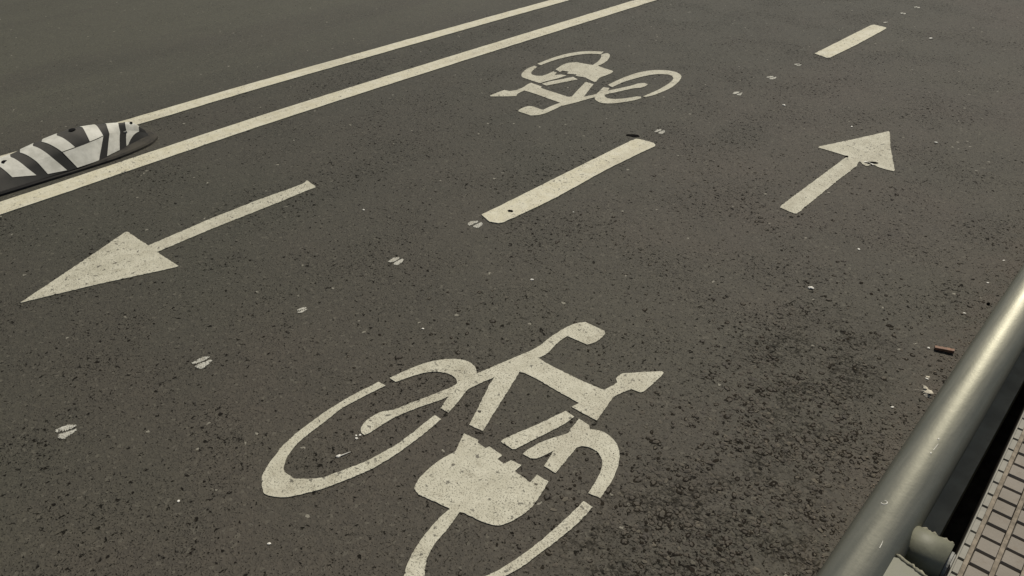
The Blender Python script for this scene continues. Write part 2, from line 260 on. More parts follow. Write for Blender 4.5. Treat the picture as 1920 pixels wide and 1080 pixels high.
M_RAIL = mat_rail()
M_BRACKET = simple('bracket_paint', (0.172, 0.171, 0.120), 0.6, 0.0, 0.12, 30, 0.0005)
M_WELD = simple('weld_bead', (0.21, 0.20, 0.14), 0.75, 0.0, 0.45, 90, 0.0015)
M_BEAM = simple('dark_green_paint', (0.29, 0.295, 0.225), 0.8, 0.0, 0.15, 12, 0.0003, 0.2)
M_ZINC = simple('zinc_plate', (0.23, 0.23, 0.21), 0.65, 0.0, 0.15, 60, 0.0003)
M_DIRT = simple('gutter_dirt', (0.05, 0.048, 0.040), 0.95, 0.0, 0.4, 18, 0.004, 0.1)
def mat_rubber():
    k = NT('black_rubber')
    nz = k.n('ShaderNodeNewGeometry'); sp = k.n('ShaderNodeSeparateXYZ'); k.put(sp.inputs[0], nz.outputs['Normal'])
    pale_fac = k.math('MULTIPLY', k.ramp(sp.outputs[2], 0.72, 0.97), k.ramp(k.noise(26, 4, 0.65), 0.2, 0.6, 0.5, 1.0))  # light and sheen on upward faces, painted in as a paler tone
    return k.out(k.mix(pale_fac, (0.020, 0.020, 0.018), (0.066, 0.062, 0.053)), 0.75, k.bump(k.noise(160, 3, 0.6), 0.0005, 0.7), spec=0.25)
M_RUBBER = mat_rubber()
def mat_base():
    k = NT('base_rubber')
    sp = k.n('ShaderNodeSeparateXYZ'); k.put(sp.inputs[0], k.pos)
    pale_fac = k.math('MULTIPLY', k.ramp(sp.outputs[1], 0.72, 1.15), k.ramp(k.noise(18, 4, 0.65), 0.25, 0.55))  # mottled paler tone, growing towards the far end of the plate
    return k.out(k.mix(pale_fac, (0.022, 0.021, 0.019), (0.054, 0.049, 0.038)), 0.9, k.bump(k.noise(120, 3, 0.6), 0.0006, 0.7), spec=0.3)
M_BASE = mat_base()
M_FILM = simple('white_film', (0.54, 0.53, 0.45), 0.62, 0.0, 0.10, 22, 0.0003, c2=(0.64, 0.63, 0.55))
M_HOLE = simple('hole_black', (0.006, 0.006, 0.006), 0.9, 0.0, 0.2, 30, 0.0002, 0.1)
M_WHITE = simple('white_stone', (0.68, 0.66, 0.58), 0.6, 0.0, 0.12, 120, 0.0004)
M_GREYSTONE = simple('grey_stone', (0.26, 0.24, 0.19), 0.8, 0.0, 0.3, 120, 0.0006)
M_WOOD = simple('weathered_wood', (0.24, 0.135, 0.085), 0.7, 0.0, 0.35, 70, 0.0006)
M_PAPER = simple('dry_scrap', (0.52, 0.48, 0.38), 0.8, 0.0, 0.2, 80, 0.0005)
M_TAR = simple('tar', (0.004, 0.0035, 0.003), 0.9, 0.0, 0.3, 100, 0.0006, 0.05)
M_GRIT = simple('grit', (0.125, 0.105, 0.078), 0.9, 0.0, 0.5, 25, 0.0006)
M_AGG = simple('aggregate', (0.064, 0.055, 0.041), 0.85, 0.0, 0.3, 30, 0.0006)
M_AGG2 = simple('aggregate_pale', (0.088, 0.077, 0.056), 0.85, 0.0, 0.3, 30, 0.0006)
M_CREVICE_SHADE = simple('crevice_shade', (0.017, 0.014, 0.010), 0.9, 0.0, 0.4, 60, 0.0008, 0.1)
M_EARTH = simple('earth', (0.12, 0.10, 0.075), 0.95, 0.0, 0.3, 3, 0.01, 0.2)

def mat_tile():
    k = NT('paving_pads')
    f = k.ramp(k.noise(6, 4, 0.6), 0.3, 0.7)
    col = k.mix(f, (0.212, 0.190, 0.155), (0.258, 0.232, 0.194))
    col = k.mix(k.math('MULTIPLY', k.ramp(k.noise(48, 5, 0.7), 0.48, 0.70), 0.65), col, (0.20, 0.170, 0.132))
    h = k.math('ADD', k.noise(320, 3, 0.6), k.math('MULTIPLY', k.noise(70, 3, 0.6), 1.5))
    return k.out(col, 0.85, k.bump(h, 0.0007, 0.8), spec=0.3)
M_TILE = mat_tile()
M_LIP = simple('kerb_lip', (0.262, 0.250, 0.208), 0.8, 0.0, 0.12, 50, 0.0007)
M_JOINT = simple('joint_dirt', (0.235, 0.203, 0.158), 0.95, 0.0, 0.3, 60, 0.0012, 0.1)
M_DEEP = simple('joint_deep', (0.035, 0.028, 0.02), 0.95, 0.0, 0.3, 60, 0.0008, 0.1)

# ---------------------------------------------------------------- object helpers
def setp(o, label=None, cat=None, group=None, kind=None):
    if label: o['label'] = label
    if cat: o['category'] = cat
    if group: o['group'] = group
    if kind: o['kind'] = kind
    return o
def link(name, me, mat, parent=None, loc=(0, 0, 0)):
    o = bpy.data.objects.new(name, me)
    if not isinstance(mat, (list, tuple)): mat = [mat]
    for x in mat: me.materials.append(x)
    C.objects.link(o); o.location = loc
    if parent: o.parent = parent
    return o
def bm_obj(name, bm, mat, parent=None, loc=(0, 0, 0), smooth=False):
    bmesh.ops.recalc_face_normals(bm, faces=bm.faces[:])
    me = bpy.data.meshes.new(name); bm.to_mesh(me); bm.free()
    for p in me.polygons: p.use_smooth = smooth
    return link(name, me, mat, parent, loc)
def empty(name, loc=(0, 0, 0), **kw):
    o = bpy.data.objects.new(name, None); o.empty_display_size = 0.1
    C.objects.link(o); o.location = loc
    return setp(o, **kw)
def box(bm, x0, x1, y0, y1, z0, z1, mi=0, taper=0.0):
    v = []
    for z, t in ((z0, 0), (z1, taper)):
        v += [bm.verts.new(p) for p in ((x0 + t, y0 + t, z), (x1 - t, y0 + t, z), (x1 - t, y1 - t, z), (x0 + t, y1 - t, z))]
    for q in ((3, 2, 1, 0), (4, 5, 6, 7), (0, 1, 5, 4), (1, 2, 6, 5), (2, 3, 7, 6), (3, 0, 4, 7)):
        bm.faces.new([v[i] for i in q]).material_index = mi
def tube(bm, a, b, r, seg=24, caps=True, rb=None):
    a, b = Vector(a), Vector(b); d = (b - a).normalized()
    s = d.cross(Vector((0, 0, 1))) if abs(d.z) < 0.9 else d.cross(Vector((0, 1, 0)))
    s.normalize(); t = s.cross(d)
    R = []
    for p, rr in ((a, r), (b, rb or r)):
        R.append([bm.verts.new(p + (s * math.cos(i * 2 * math.pi / seg) + t * math.sin(i * 2 * math.pi / seg)) * rr) for i in range(seg)])
    for i in range(seg):
        bm.faces.new([R[0][i], R[0][(i + 1) % seg], R[1][(i + 1) % seg], R[1][i]])
    if caps:
        bm.faces.new(R[0][::-1]); bm.faces.new(R[1])
def rock(name, x, y, r, mat, flat=0.6, long=1.3, parent=None, seed=None):
    q = random.Random(seed if seed is not None else rng.random())
    bm = bmesh.new(); bmesh.ops.create_icosphere(bm, subdivisions=2, radius=1.0)
    a = q.random() * 6.28
    for v in bm.verts:
        v.co *= 1 + q.uniform(-0.16, 0.16)
        v.co = Vector((v.co.x * r * long, v.co.y * r, v.co.z * r * flat + r * flat * 0.75))
    bmesh.ops.rotate(bm, verts=bm.verts[:], cent=(0, 0, 0), matrix=Matrix.Rotation(a, 3, 'Z'))
    return bm_obj(name, bm, mat, parent, (x, y, 0.0))

def refine(P, closed=True, it=1, sharp=32):
    """Round the gentle bends of a traced outline, keep its corners."""
    for _ in range(it):
        n = len(P); out = []
        for i in range(n):
            p0, p1, p2, p3 = (Vector(P[(i + j) % n][:2]) for j in (-1, 0, 1, 2))
            def turn(a, b, c):
                u, w = b - a, c - b
                return 0 if u.length < 1e-9 or w.length < 1e-9 else abs(math.degrees(u.angle(w)))
            s1, s2 = turn(p0, p1, p2) < sharp, turn(p1, p2, p3) < sharp
            out.append(tuple(p1))
            m = (p1 + p2) / 2
            if s1 and s2: m = (9 * (p1 + p2) - p0 - p3) / 16
            elif s1: m += ((p2 - p1) - (p1 - p0) * ((p2 - p1).length / max(1e-6, (p1 - p0).length))) * -0.06
            elif s2: m += ((p2 - p1) - (p3 - p2) * ((p2 - p1).length / max(1e-6, (p3 - p2).length))) * 0.06
            out.append(tuple(m))
        P = out
    return P
def ragged(P, step, amp, seed):
    q = random.Random(seed); out = []; n = len(P)
    for i in range(n):
        a, b = Vector(P[i]), Vector(P[(i + 1) % n]); L = (b - a).length
        out.append(tuple(a)); c = int(L / step)
        nv = Vector((-(b - a).y, (b - a).x)) / max(L, 1e-6)
        for j in range(1, c + 1):
            p = a + (b - a) * (j / (c + 1)) + nv * q.gauss(0, amp)
            out.append(tuple(p))
    return out
def sheet(name, P, mat, parent=None, base=(0, 0), thick=0.003, z0=0.0006, smooth_it=1, step=0.012, amp=0.0006, seed=1):
    P = [(p[0], p[1]) for p in P]
    if smooth_it: P = refine(P, it=smooth_it)
    P = ragged(P, step, amp, seed)
    P = [(x - base[0], y - base[1]) for x, y in P]
    bm = bmesh.new()
    lo = [bm.verts.new((x, y, z0)) for x, y in P]
    hi = [bm.verts.new((x, y, z0 + thick)) for x, y in P]
    n = len(P)
    for i in range(n):
        bm.faces.new([lo[i], lo[(i + 1) % n], hi[(i + 1) % n], hi[i]])
    area = sum(P[i][0] * P[(i + 1) % n][1] - P[(i + 1) % n][0] * P[i][1] for i in range(n))
    top = hi if area > 0 else hi[::-1]
    bm.faces.new(top)
    me = bpy.data.meshes.new(name)
    bmesh.ops.recalc_face_normals(bm, faces=bm.faces[:])
    bm.to_mesh(me); bm.free()
    return link(name, me, mat, parent, (0, 0, 0) if parent else (base[0], base[1], 0))

# ---------------------------------------------------------------- setting
def edge_x(y, x16, slope): return x16 + slope * (y - 1.6)
Y0, Y1 = -30.0, 60.0
def slab(name, corners, z0, z1, mat):
    bm = bmesh.new()
    lo = [bm.verts.new((x, y, z0)) for x, y in corners]; hi = [bm.verts.new((x, y, z1)) for x, y in corners]
    n = len(corners)
    bm.faces.new(lo[::-1]); bm.faces.new(hi)
    for i in range(n): bm.faces.new([lo[i], lo[(i + 1) % n], hi[(i + 1) % n], hi[i]])
    return bm_obj(name, bm, mat)
g = bmesh.new()
bmesh.ops.create_grid(g, x_segments=8, y_segments=8, size=900)
setp(bm_obj('ground', g, M_EARTH, None, (0, 0, -0.46)), kind='structure')
RX, RS = -0.236, -0.045
setp(slab('road', [(-16, Y0), (edge_x(Y0, RX, RS), Y0), (edge_x(Y1, RX, RS), Y1), (-16, Y1)], -0.45, 0.0, M_ASPHALT), kind='structure')

# gutter between the road and the footway
setp(slab('gutter', [(edge_x(Y0, RX, RS) + 0.004, Y0), (edge_x(Y0, -0.07, -0.063), Y0), (edge_x(Y1, -0.07, -0.063), Y1), (edge_x(Y1, RX, RS) + 0.004, Y1)], -0.449, -0.30, M_DIRT), kind='structure')

# footway: a slab with a studded face of square pads
PX, PS = -0.089, -0.066
pv = bmesh.new()
sl = math.atan(-PS)
PT = Matrix.Translation((PX, 1.6, 0)) @ Matrix.Rotation(sl, 4, 'Z')
def pbox(*a, **k): box(pv, *a, **k)
ZT, ZB, ZJ = 0.150, 0.1385, 0.1462
LY0, LY1, LXE = -2.0, 7.0, 1.35
pbox(0.0, 4.0, -31, 60, -0.44, ZB, mi=3)
pbox(0.0, 0.0050, -31, 60, ZB + 0.0005, ZT, mi=1, taper=0.0012)
pbox(LXE, 4.0, -31, 60, ZB + 0.0005, ZT - 0.001, mi=0)
pitch_x, pitch_y = 0.0474, 0.0437
cols = [(0.0042, 0.0152)]
x = 0.0240
while x + 0.038 < LXE - 0.02:
    cols.append((x, x + 0.0384)); x += pitch_x
tr = random.Random(3)
ny = int((LY1 - LY0) / pitch_y)
for ci, (a, b) in enumerate(cols):
    if ci: pbox(cols[ci - 1][1] + 0.0004, a - 0.0004, LY0, LY1, ZB + 0.0006, ZJ - 0.0008 + tr.uniform(-0.0006, 0.0006), mi=2)
    for j in range(ny):
        y = LY0 + j * pitch_y
        gx = 0.0 if ci == 0 else tr.uniform(-0.0008, 0.0008)
        pbox(a + gx, b + gx, y + 0.0033 + tr.uniform(-0.0006, 0.0006), y + pitch_y - 0.0033 + tr.uniform(-0.0006, 0.0006), ZB + 0.0005, ZT + tr.uniform(-0.0007, 0.0007), mi=(1 if ci == 0 else 0), taper=(0.0002 if ci == 0 else 0.0014))
pv.transform(PT)
setp(bm_obj('pavement', pv, [M_TILE, M_LIP, M_JOINT, M_DEEP]), kind='structure')

# ---------------------------------------------------------------- painted lines
def line(name, pts, w, label, seed):
    P = [(x - w / 2, y) for x, y in pts] + [(x + w / 2, y) for x, y in pts[::-1]]
    o = sheet(name, P, M_LINE, None, pts[0], 0.0035, 0.0006, 1, 0.05, 0.0009, seed)
    return setp(o, label, 'road line', 'solid cream lane lines')
line('lane_line', [(-3.335, -2.0), (-3.352, -0.6), (-3.372, 0.57), (-3.383, 0.9), (-3.397, 1.25), (-3.413, 1.73), (-3.415, 2.6), (-3.405, 3.6), (-3.385, 4.84), (-3.36, 6.5), (-3.33, 9.0), (-3.30, 14.0)], 0.112,
     'long solid cream line running below the striped hump, beside the painted arrow and bicycles', 11)
line('lane_line', [(-3.83, -2.0), (-3.84, 0.0), (-3.846, 1.2), (-3.852, 1.6), (-3.860, 2.0), (-3.853, 2.77), (-3.838, 3.93), (-3.827, 4.45), (-3.81, 6.5), (-3.78, 9.0), (-3.75, 14.0)], 0.098,
     'solid cream line farther off, running out from behind the striped hump to the top edge', 12)
setp(sheet('lane_dash', DASH_NEAR, M_LINE, None, DASH_NEAR[0], 0.0035, 0.0006, 1, 0.02, 0.0007, 21),
     'thick cream dash in mid lane between both bicycles, dark dot at its lower end', 'road line', 'cream dashes along the lane centre')
setp(sheet('lane_dash', DASH_FAR, M_LINE, None, DASH_FAR[0], 0.0035, 0.0006, 1, 0.02, 0.0007, 22),
     'small clean cream dash at the top right, farthest away', 'road line', 'cream dashes along the lane centre')
setp(sheet('lane_arrow', ARROW_LEFT, M_SYMBOL, None, ARROW_LEFT[0], 0.0022, 0.0006, 0, 0.008, 0.0008, 31),
     'long painted arrow pointing to the lower left with slim shaft and large head', 'road arrow', 'painted lane arrows')
setp(sheet('lane_arrow', ARROW_RIGHT, M_SYMBOL, None, ARROW_RIGHT[0], 0.0022, 0.0006, 0, 0.008, 0.0008, 32),
     'painted arrow pointing to the upper right with a chipped notch under its head', 'road arrow', 'painted lane arrows')

PARTS = {'wheel': 'front_wheel', 'frame': 'frame', 'chain_stay': 'frame_bar', 'wheel_fork': 'rear_fork', 'plug': 'plug', 'wheel_arc': 'rear_wheel'}
def bicycle(D, base, label, seed):
    e = empty('painted_bicycle', (base[0], base[1], 0), label=label, cat='road symbol', group='painted electric bicycles')
    for i, (kk, P) in enumerate(D.items()):
        sheet(PARTS[kk], P, M_SYMBOL, e, base, 0.0022, 0.0006, 1, 0.008, 0.0006, seed + i)
bicycle(NEAR_BIKE, (-1.0, 1.1), 'large near painted bicycle with a plug for a chainring, cut off by the bottom edge', 41)
bicycle(FAR_BIKE, (-2.6, 3.4), 'distant whole painted bicycle with a plug, upside down beside the solid lines', 51)

# worn setting-out flecks along the lane centre
FU = [(-0.0271, -0.0242), (-0.0337, -0.0050), (-0.0278, 0.0150), (-0.0117, 0.0325), (-0.0040, 0.0200), (-0.0070, 0.0020), (-0.0110, -0.0120), (-0.0180, -0.0230)]
FL = [(0.0020, -0.0330), (-0.0020, -0.0190), (0.0020, 0.0030), (0.0060, 0.0230), (0.0150, 0.0240), (0.0240, 0.0050), (0.0290, -0.0180), (0.0200, -0.0300)]
FLAB = ['pair of worn white flecks nearest the lower left corner of the road',
 'bright pair of white flecks left of the near bicycle wheel, below the left arrow',
 'faint scratchy white flecks below the left arrow, above the near bicycle wheel',
 'pair of white flecks between the left arrow and the thick centre dash',
 'pair of white flecks touching the lower left end of the thick centre dash',
 'pair of white flecks just past the upper right end of the thick centre dash',
 'white flecks right of the far bicycle wheel, nearest of three before the far dash',
 'middle pair of the three white flecks between the far bicycle and the small far dash',
 'dim pair of white flecks just before the lower end of the small far dash',
 'tiny white fleck just beyond the upper end of the small far dash',
 'tiny white flecks second beyond the small far dash, near the top edge',
 'tiny white flecks farthest beyond the small far dash, at the top edge']
for i, (x, y) in enumerate(HOOF):
    q = random.Random(100 + i)
    e = empty('paint_fleck', (x, y, 0), label=FLAB[i], cat='paint mark', group='white flecks along the lane centre')
    s = 0.95 if i < 2 else (0.62 if i == 2 else (0.95 if i < 8 else 0.75))
    a = q.uniform(-0.2, 0.2); ca, sa = math.cos(a) * s, math.sin(a) * s
    sets = [FU, FL] if i != 9 else [FU]
    for k2, S in enumerate(sets):
        w = 0.62 if i == 2 else q.uniform(0.75, 1.0)
        if i >= 5: w *= 0.9
        amp, ph, cut = q.uniform(.0, .16), q.uniform(0, 6), q.uniform(0.72, 1.0)
        S2 = [(px * (1 + amp * math.sin(ph + 130 * py)) , py * (cut if (py > 0) == (k2 == 0) else 1.0) + 0.002 * math.sin(ph * 2 + 300 * px)) for px, py in S]
        P = [((px * w) * ca - py * sa, (px * w) * sa + py * ca) for px, py in S2]
        sheet('brush_mark', P, M_FLECK, e, (0, 0), 0.0012, 0.0006, 1, 0.002, 0.0016, 200 + i * 2 + k2)

# ---------------------------------------------------------------- striped lane divider
XC, XF = -3.64, 1.0
def lerp_tab(T, y):
    if y <= T[0][0]: return T[0][1]
    for (a, u), (b, v) in zip(T, T[1:]):
        if y <= b:
            f = (y - a) / (b - a); return u + (v - u) * f
    return T[-1][1]
TB = [(.40, .12), (.50, .138), (.62, .145), (.757, .147), (.878, .149), (.92, .150), (1.0, .146), (1.053, .127), (1.124, .1), (1.17, .075), (1.23, .052), (1.285, .03)]
TS = [(.40, .02), (.50, .03), (.56, .040), (.65, .047), (.746, .055), (.82, .064), (.896, .073), (.95, .0755), (1.016, .079), (1.08, .08), (1.11, .078), (1.17, .064), (1.22, .052), (1.285, .022)]
TC = [(.40, .022), (.47, .036), (.54, .052), (.6, .068), (.68, .080), (.724, .083), (.762, .09), (.817, .102), (.855, .109), (.92, .117), (.96, .122), (.99, .127), (1.03, .121), (1.087, .115), (1.13, .108), (1.18, .098), (1.216, .09), (1.255, .072), (1.285, .03)]
def sm(T, y): return (lerp_tab(T, y - 0.012) + 2 * lerp_tab(T, y) + lerp_tab(T, y + 0.012)) / 4
def surf(y, t, off=0.0):
    b, zs, zc = sm(TB, y), sm(TS, y), sm(TC, y)
    s = (0.62 if y < 1.05 else 0.62 - 0.12 * min(1, (y - 1.05) / 0.1)) * b; zs *= 1.07; tt = t if t <= 2 else 4 - t; sign = 1 if t <= 2 else -1
    if tt <= 1: x, z = b + (s - b) * tt, 0.016 + (zs - 0.016) * tt
    else:
        u = tt - 1; x = s * (1 - u); z = zs + (zc - zs) * math.sin(u * math.pi / 2) ** 0.9
    if off:
        r = math.hypot(x, z - 0.0) or 1
        x += off * x / r; z += off * z / r
    return Vector((XC + sign * x, y, z))
dv = empty('lane_divider', (XC, 0.92, 0), label='low black hump with white diagonal bands beside the solid lines at the left edge', cat='lane divider')
O = Vector((XC, 0.92, 0))
bm = bmesh.new(); rows = []
ys = [0.40 + i * (0.885 / 60) for i in range(61)]
for y in ys: rows.append([bm.verts.new(surf(y, t * 4 / 32) - O) for t in range(33)])
for i in range(60):
    for j in range(32): bm.faces.new([rows[i][j], rows[i + 1][j], rows[i + 1][j + 1], rows[i][j + 1]])
bm.faces.new(rows[0]); bm.faces.new(rows[-1][::-1])
bm_obj('body', bm, M_RUBBER, dv, smooth=True)
bp = [(-3.56, .36), (-3.51, .42), (-3.486, .55), (-3.482, .75), (-3.482, .95), (-3.488, 1.1), (-3.522, 1.24), (-3.56, 1.295), (-3.60, 1.322), (-3.69, 1.322), (-3.74, 1.285), (-3.776, 1.2), (-3.79, .95), (-3.79, .75), (-3.785, .55), (-3.75, .42), (-3.70, .36)]
bm = bmesh.new()
def ring(P, z, ins):
    cx = sum(p[0] for p in P) / len(P); cy = sum(p[1] for p in P) / len(P); out = []
    for p in P:
        d = Vector((p[0] - cx, p[1] - cy)); L = d.length
        d = d * ((L - ins) / L)
        out.append(bm.verts.new((cx + d.x - O.x, cy + d.y - O.y, z)))
    return out
bpr = refine(bp, it=2, sharp=60)
R3 = [ring(bpr, 0.0008, 0), ring(bpr, 0.009, 0.002), ring(bpr, 0.0155, 0.014)]
for a, b in zip(R3, R3[1:]):
    for i in range(len(a)): bm.faces.new([a[i], a[(i + 1) % len(a)], b[(i + 1) % len(a)], b[i]])
bm.faces.new(R3[-1])
bm_obj('base_plate', bm, M_BASE, dv)
def band(name, lo, hi, ts, cut=None):
    """lo/hi: Y of the band's edges at given t knots"""
    bm = bmesh.new(); nt, nu = 28, 6; V = []
    def at(K, t):
        return lerp_tab(K, t)
    t0, t1 = ts
    for i in range(nt + 1):
        t = t0 + (t1 - t0) * i / nt
        tm = t if t <= 2 else 4 - t
        a, b = at(lo, tm), at(hi, tm)
        row = []
        for j in range(nu + 1):
            tj = t
            if cut:                                        # the film stops short of the ground, on a slant
                q0 = cut[0] + (cut[1] - cut[0]) * j / nu
                tj = q0 + (4 - 2 * q0) * i / nt
                tm = tj if tj <= 2 else 4 - tj
                a, b = at(lo, tm), at(hi, tm)
            row.append(bm.verts.new(surf(a + (b - a) * j / nu, tj, 0.0022) - O))
        V.append(row)
    for i in range(nt):
        for j in range(nu): bm.faces.new([V[i][j], V[i][j + 1], V[i + 1][j + 1], V[i + 1][j]])
    e = bmesh.ops.extrude_face_region(bm, geom=bm.faces[:])
    for v in [g for g in e['geom'] if isinstance(g, bmesh.types.BMVert)]:
        w = v.co - Vector((0, v.co.y, 0)); v.co -= w.normalized() * 0.0018
    bm_obj(name, bm, M_FILM, dv, smooth=False)
def K(b, s, c): return [(0, b), (1, s), (2, c)]
band('white_band', K(1.160, 1.195, 1.212), K(1.168, 1.2527, 1.268), (0.03, 3.97))
band('white_band', K(1.053, 1.1135, 1.130), K(1.120, 1.165, 1.182), (0.03, 3.97))
band('white_band', [(1, 1.016), (2, 1.03)], [(1, 1.0824), (2, 1.0867)], (1.02, 2.98))
band('white_band', [(1, .896), (2, .855)], [(1, .9506), (2, .920)], (1.02, 2.98))
band('white_panel', [(0, .9185), (1, .896)], [(0, 1.0106), (1, 1.0824)], (0.03, 0.985))
band('white_panel', [(0, .9185), (1, .896)], [(0, 1.0106), (1, 1.0824)], (3.015, 3.97))
band('white_band', K(.805, .792, .762), K(.878, .848, .817), (0.03, 3.97), (0.18, 0.06))
band('white_band', K(.690, .676, .655), K(.770, .745, .722), (0.03, 3.97), (0.72, 0.33))
def hole(y, t, r):
    p = surf(y, t, 0.0); n = (surf(y, t, 0.01) - p).normalized()
    bm = bmesh.new()
    tube(bm, p - O - n * 0.002, p - O + n * 0.0026, r, 20)
    bm_obj('bolt_hole', bm, M_HOLE, dv)
hole(0.985, 1.96, 0.014); hole(1.232, 2.0, 0.010); hole(0.69, 1.75, 0.012)
bm = bmesh.new()
p = surf(1.20, 0.99, 0.002) - O
box(bm, p.x - 0.006, p.x + 0.006, p.y - 0.02, p.y - 0.005, p.z - 0.004, p.z + 0.004)
bm_obj('metal_clip', bm, M_ZINC, dv)

# ---------------------------------------------------------------- steel railing along the footway
AX, AS, AZ, AR = -0.2158, -0.0445, 0.16, 0.0564
ay = math.atan(-AS)
gr = empty('guard_rail', (AX, 1.6, 0), label='thick grey green steel tube railing between the road and the studded pavement', cat='railing')
gr.rotation_euler = (0, 0, ay)
bm = bmesh.new(); tube(bm, (0, -3.5, AZ), (0, 9, AZ), AR, 72)
bm_obj('rail_tube', bm, M_RAIL, gr, smooth=True)
bm = bmesh.new(); box(bm, -0.06, 0.086, -3.5, 9, -0.075, -0.045, taper=0.003)
bm_obj('base_beam', bm, M_BEAM, gr)
def weld(a, b, r, seed, parent):
    q = random.Random(seed); a, b = Vector(a), Vector(b); bm = bmesh.new(); n = 16; V = []
    d = (b - a).normalized(); s = d.cross(Vector((0, 0, 1))).normalized(); t = s.cross(d)
    for i in range(n + 1):
        c = a + (b - a) * i / n + (s * q.uniform(-1, 1) + t * q.uniform(-0.5, 1)) * r * 0.3
        rr = r * q.uniform(0.6, 1.15) * (0.5 if i in (0, n) else 1)
        V.append([bm.verts.new(c + (s * math.cos(k * math.pi / 4) + t * math.sin(k * math.pi / 4)) * rr) for k in range(8)])
    for i in range(n):
        for k in range(8): bm.faces.new([V[i][k], V[i][(k + 1) % 8], V[i + 1][(k + 1) % 8], V[i + 1][k]])
    bm.faces.new(V[0][::-1]); bm.faces.new(V[-1])
    bm_obj('weld_bead', bm, M_WELD, parent, smooth=True)
# upper arm: half-round pipe stub
sy = -0.285
bm = bmesh.new(); tube(bm, (0.035, sy, 0.148), (0.1215, sy, 0.148), 0.041, 40)
st = bm_obj('stub_pipe', bm, M_BRACKET, gr, smooth=True)
weld((0.058, sy + 0.036, 0.166), (0.120, sy + 0.036, 0.166), 0.0058, 5, st)
# boxed arm with flat lid, nearer the camera
bm = bmesh.new()
bx = [(0.035, -0.385), (0.035, -0.62), (0.098, -0.62), (0.112, -0.50), (0.112, -0.392), (0.060, -0.372)]
lo = [bm.verts.new((x, y, 0.10)) for x, y in bx]; hi = [bm.verts.new((x, y, 0.196)) for x, y in bx]
for i in range(len(bx)): bm.faces.new([lo[i], lo[(i + 1) % 6], hi[(i + 1) % 6], hi[i]])
bm.faces.new(lo); bm.faces.new(hi)
bmesh.ops.bevel(bm, geom=bm.edges[:], offset=0.004, segments=2, affect='EDGES')
ar = bm_obj('box_arm', bm, M_BRACKET, gr)
weld((0.045, -0.376, 0.196), (0.110, -0.391, 0.196), 0.0044, 6, ar)
# flange, post
bm = bmesh.new(); tube(bm, (0.1225, sy, 0.143), (0.1285, sy, 0.143), 0.030, 28)
fl = bm_obj('flange', bm, M_ZINC, gr, smooth=False)
bm = bmesh.new(); box(bm, 0.129, 0.140, -0.345, -0.228, -0.31, 0.125)
box(bm, 0.06, 0.1285, -0.35, -0.34, -0.31, 0.09)
bm_obj('post', bm, M_ZINC, gr)
# small chips in the tube's paint
def on_tube(y, th, r=AR): return Vector((math.cos(th) * r, y, AZ + math.sin(th) * r))
CHY = -0.280
def chip(y0, th0, pts, w):
    bm = bmesh.new(); V = []
    for dy, dt, ww in pts:
        a = on_tube(y0 + dy, th0 + dt, AR + 0.0004)
        V.append((a, ww * w))
    for (a, wa), (b, wb) in zip(V, V[1:]):
        tube(bm, a, b, wa, 8, True, wb)
    bm_obj('paint_chip', bm, M_WHITE, gr)
CH = [(0.0063 * math.cos(a), 0.10 * math.sin(a), 1.0 if 2.5 < a < 5.6 else 0.6) for a in [1.9 + i * 0.42 for i in range(12)]]

chip(CHY, 1.92, CH, 0.0011)
chip(CHY - 0.12, 1.28, [(0, 0, 1), (0.012, 0.01, .8), (0.022, 0.03, .3)], 0.0008)
chip(CHY + 0.255, 1.50, [(0, 0, 1), (0.004, 0.0, 1), (0.007, 0.0, .5)], 0.0014)
chip(CHY + 0.20, 1.46, [(0, 0, 1), (0.004, 0.02, 1), (0.006, 0.02, .4)], 0.0016)
chip(CHY + 0.215, 1.45, [(0, 0, .6), (0.014, -0.015, 1), (0.028, -0.03, .5)], 0.0008)

# ---------------------------------------------------------------- litter and stones
PLAB = ['biggest white pebble, alone on the road between the right arrow and the railing',
 'small white pebble on bare asphalt below the right arrow',
 'thin white pebble just right of the left arrow shaft end',
 'round white pebble above the near bicycle, left of its handlebar',
 'flat white pebble below the thick centre dash',
 'white pebble with a thin tail lying inside the near bicycle front wheel',
 'lone white pebble at the lower left, left of the near bicycle wheel',
 'lone white pebble near the bottom edge, below the near bicycle front wheel',
 'white pebble close to the railing, lowest of those beside the tube',
 'white pebble above the wooden stick near the railing',
 'white pebble beside the railing, at the right edge of the photo',
 'tiny white pebble just above the head of the right arrow',
 'tiny white pebble at the far top right, beyond the small far dash',
 'white pebble right of the right arrow head',
 'white pebble touching the lower solid line, past the striped hump',
 'small white pebble lying on the wooden stick end',
 'pale pebble beside the dry leaf scraps under the railing',
 'dim white pebble below the farthest three flecks, above the right arrow',
 'tiny pale pebble right of the thick centre dash lower edge',
 'white pebble nearest the upper end of the railing',
 'white crumbs at the tip of the near painted bicycle fork, inside its wheel']
PSZ = [.0088, .005, .0046, .004, .0055, .0058, .0035, .004, .0042, .0045, .004, .006, .010, .007, .006, .0045, .0045, .008, .003, .004, .003]
for i, (x, y) in enumerate(PEBBLES):
    o = rock('pebble', x, y, PSZ[i] * 0.8, M_WHITE, 0.55, 1.45, None, 300 + i)
    setp(o, PLAB[i], 'pebble', 'white pebbles scattered on the road')
    if i == 20:
        for dx, dy, rr in ((0.009, -0.006, .0035), (0.006, 0.008, .003)):
            c2 = rock('crumb', dx, dy, rr, M_WHITE, 0.5, 1.2, o, int(dx * 9999))
    if i == 5:
        b2 = bmesh.new(); tube(b2, (0.004, 0.004, 0.003), (0.010, 0.030, 0.002), 0.0016, 8, True, 0.0007)
        bm_obj('tail', b2, M_WHITE, o)
SLAB = ['black oval tar spot above the upper end of the thick centre dash', 'black dot on the lower end of the thick centre dash',
 'black fragment in the chipped notch of the right arrow', 'black speck on the left edge of the right arrow shaft', 'black lump of tar against the railing, above the wooden stick']
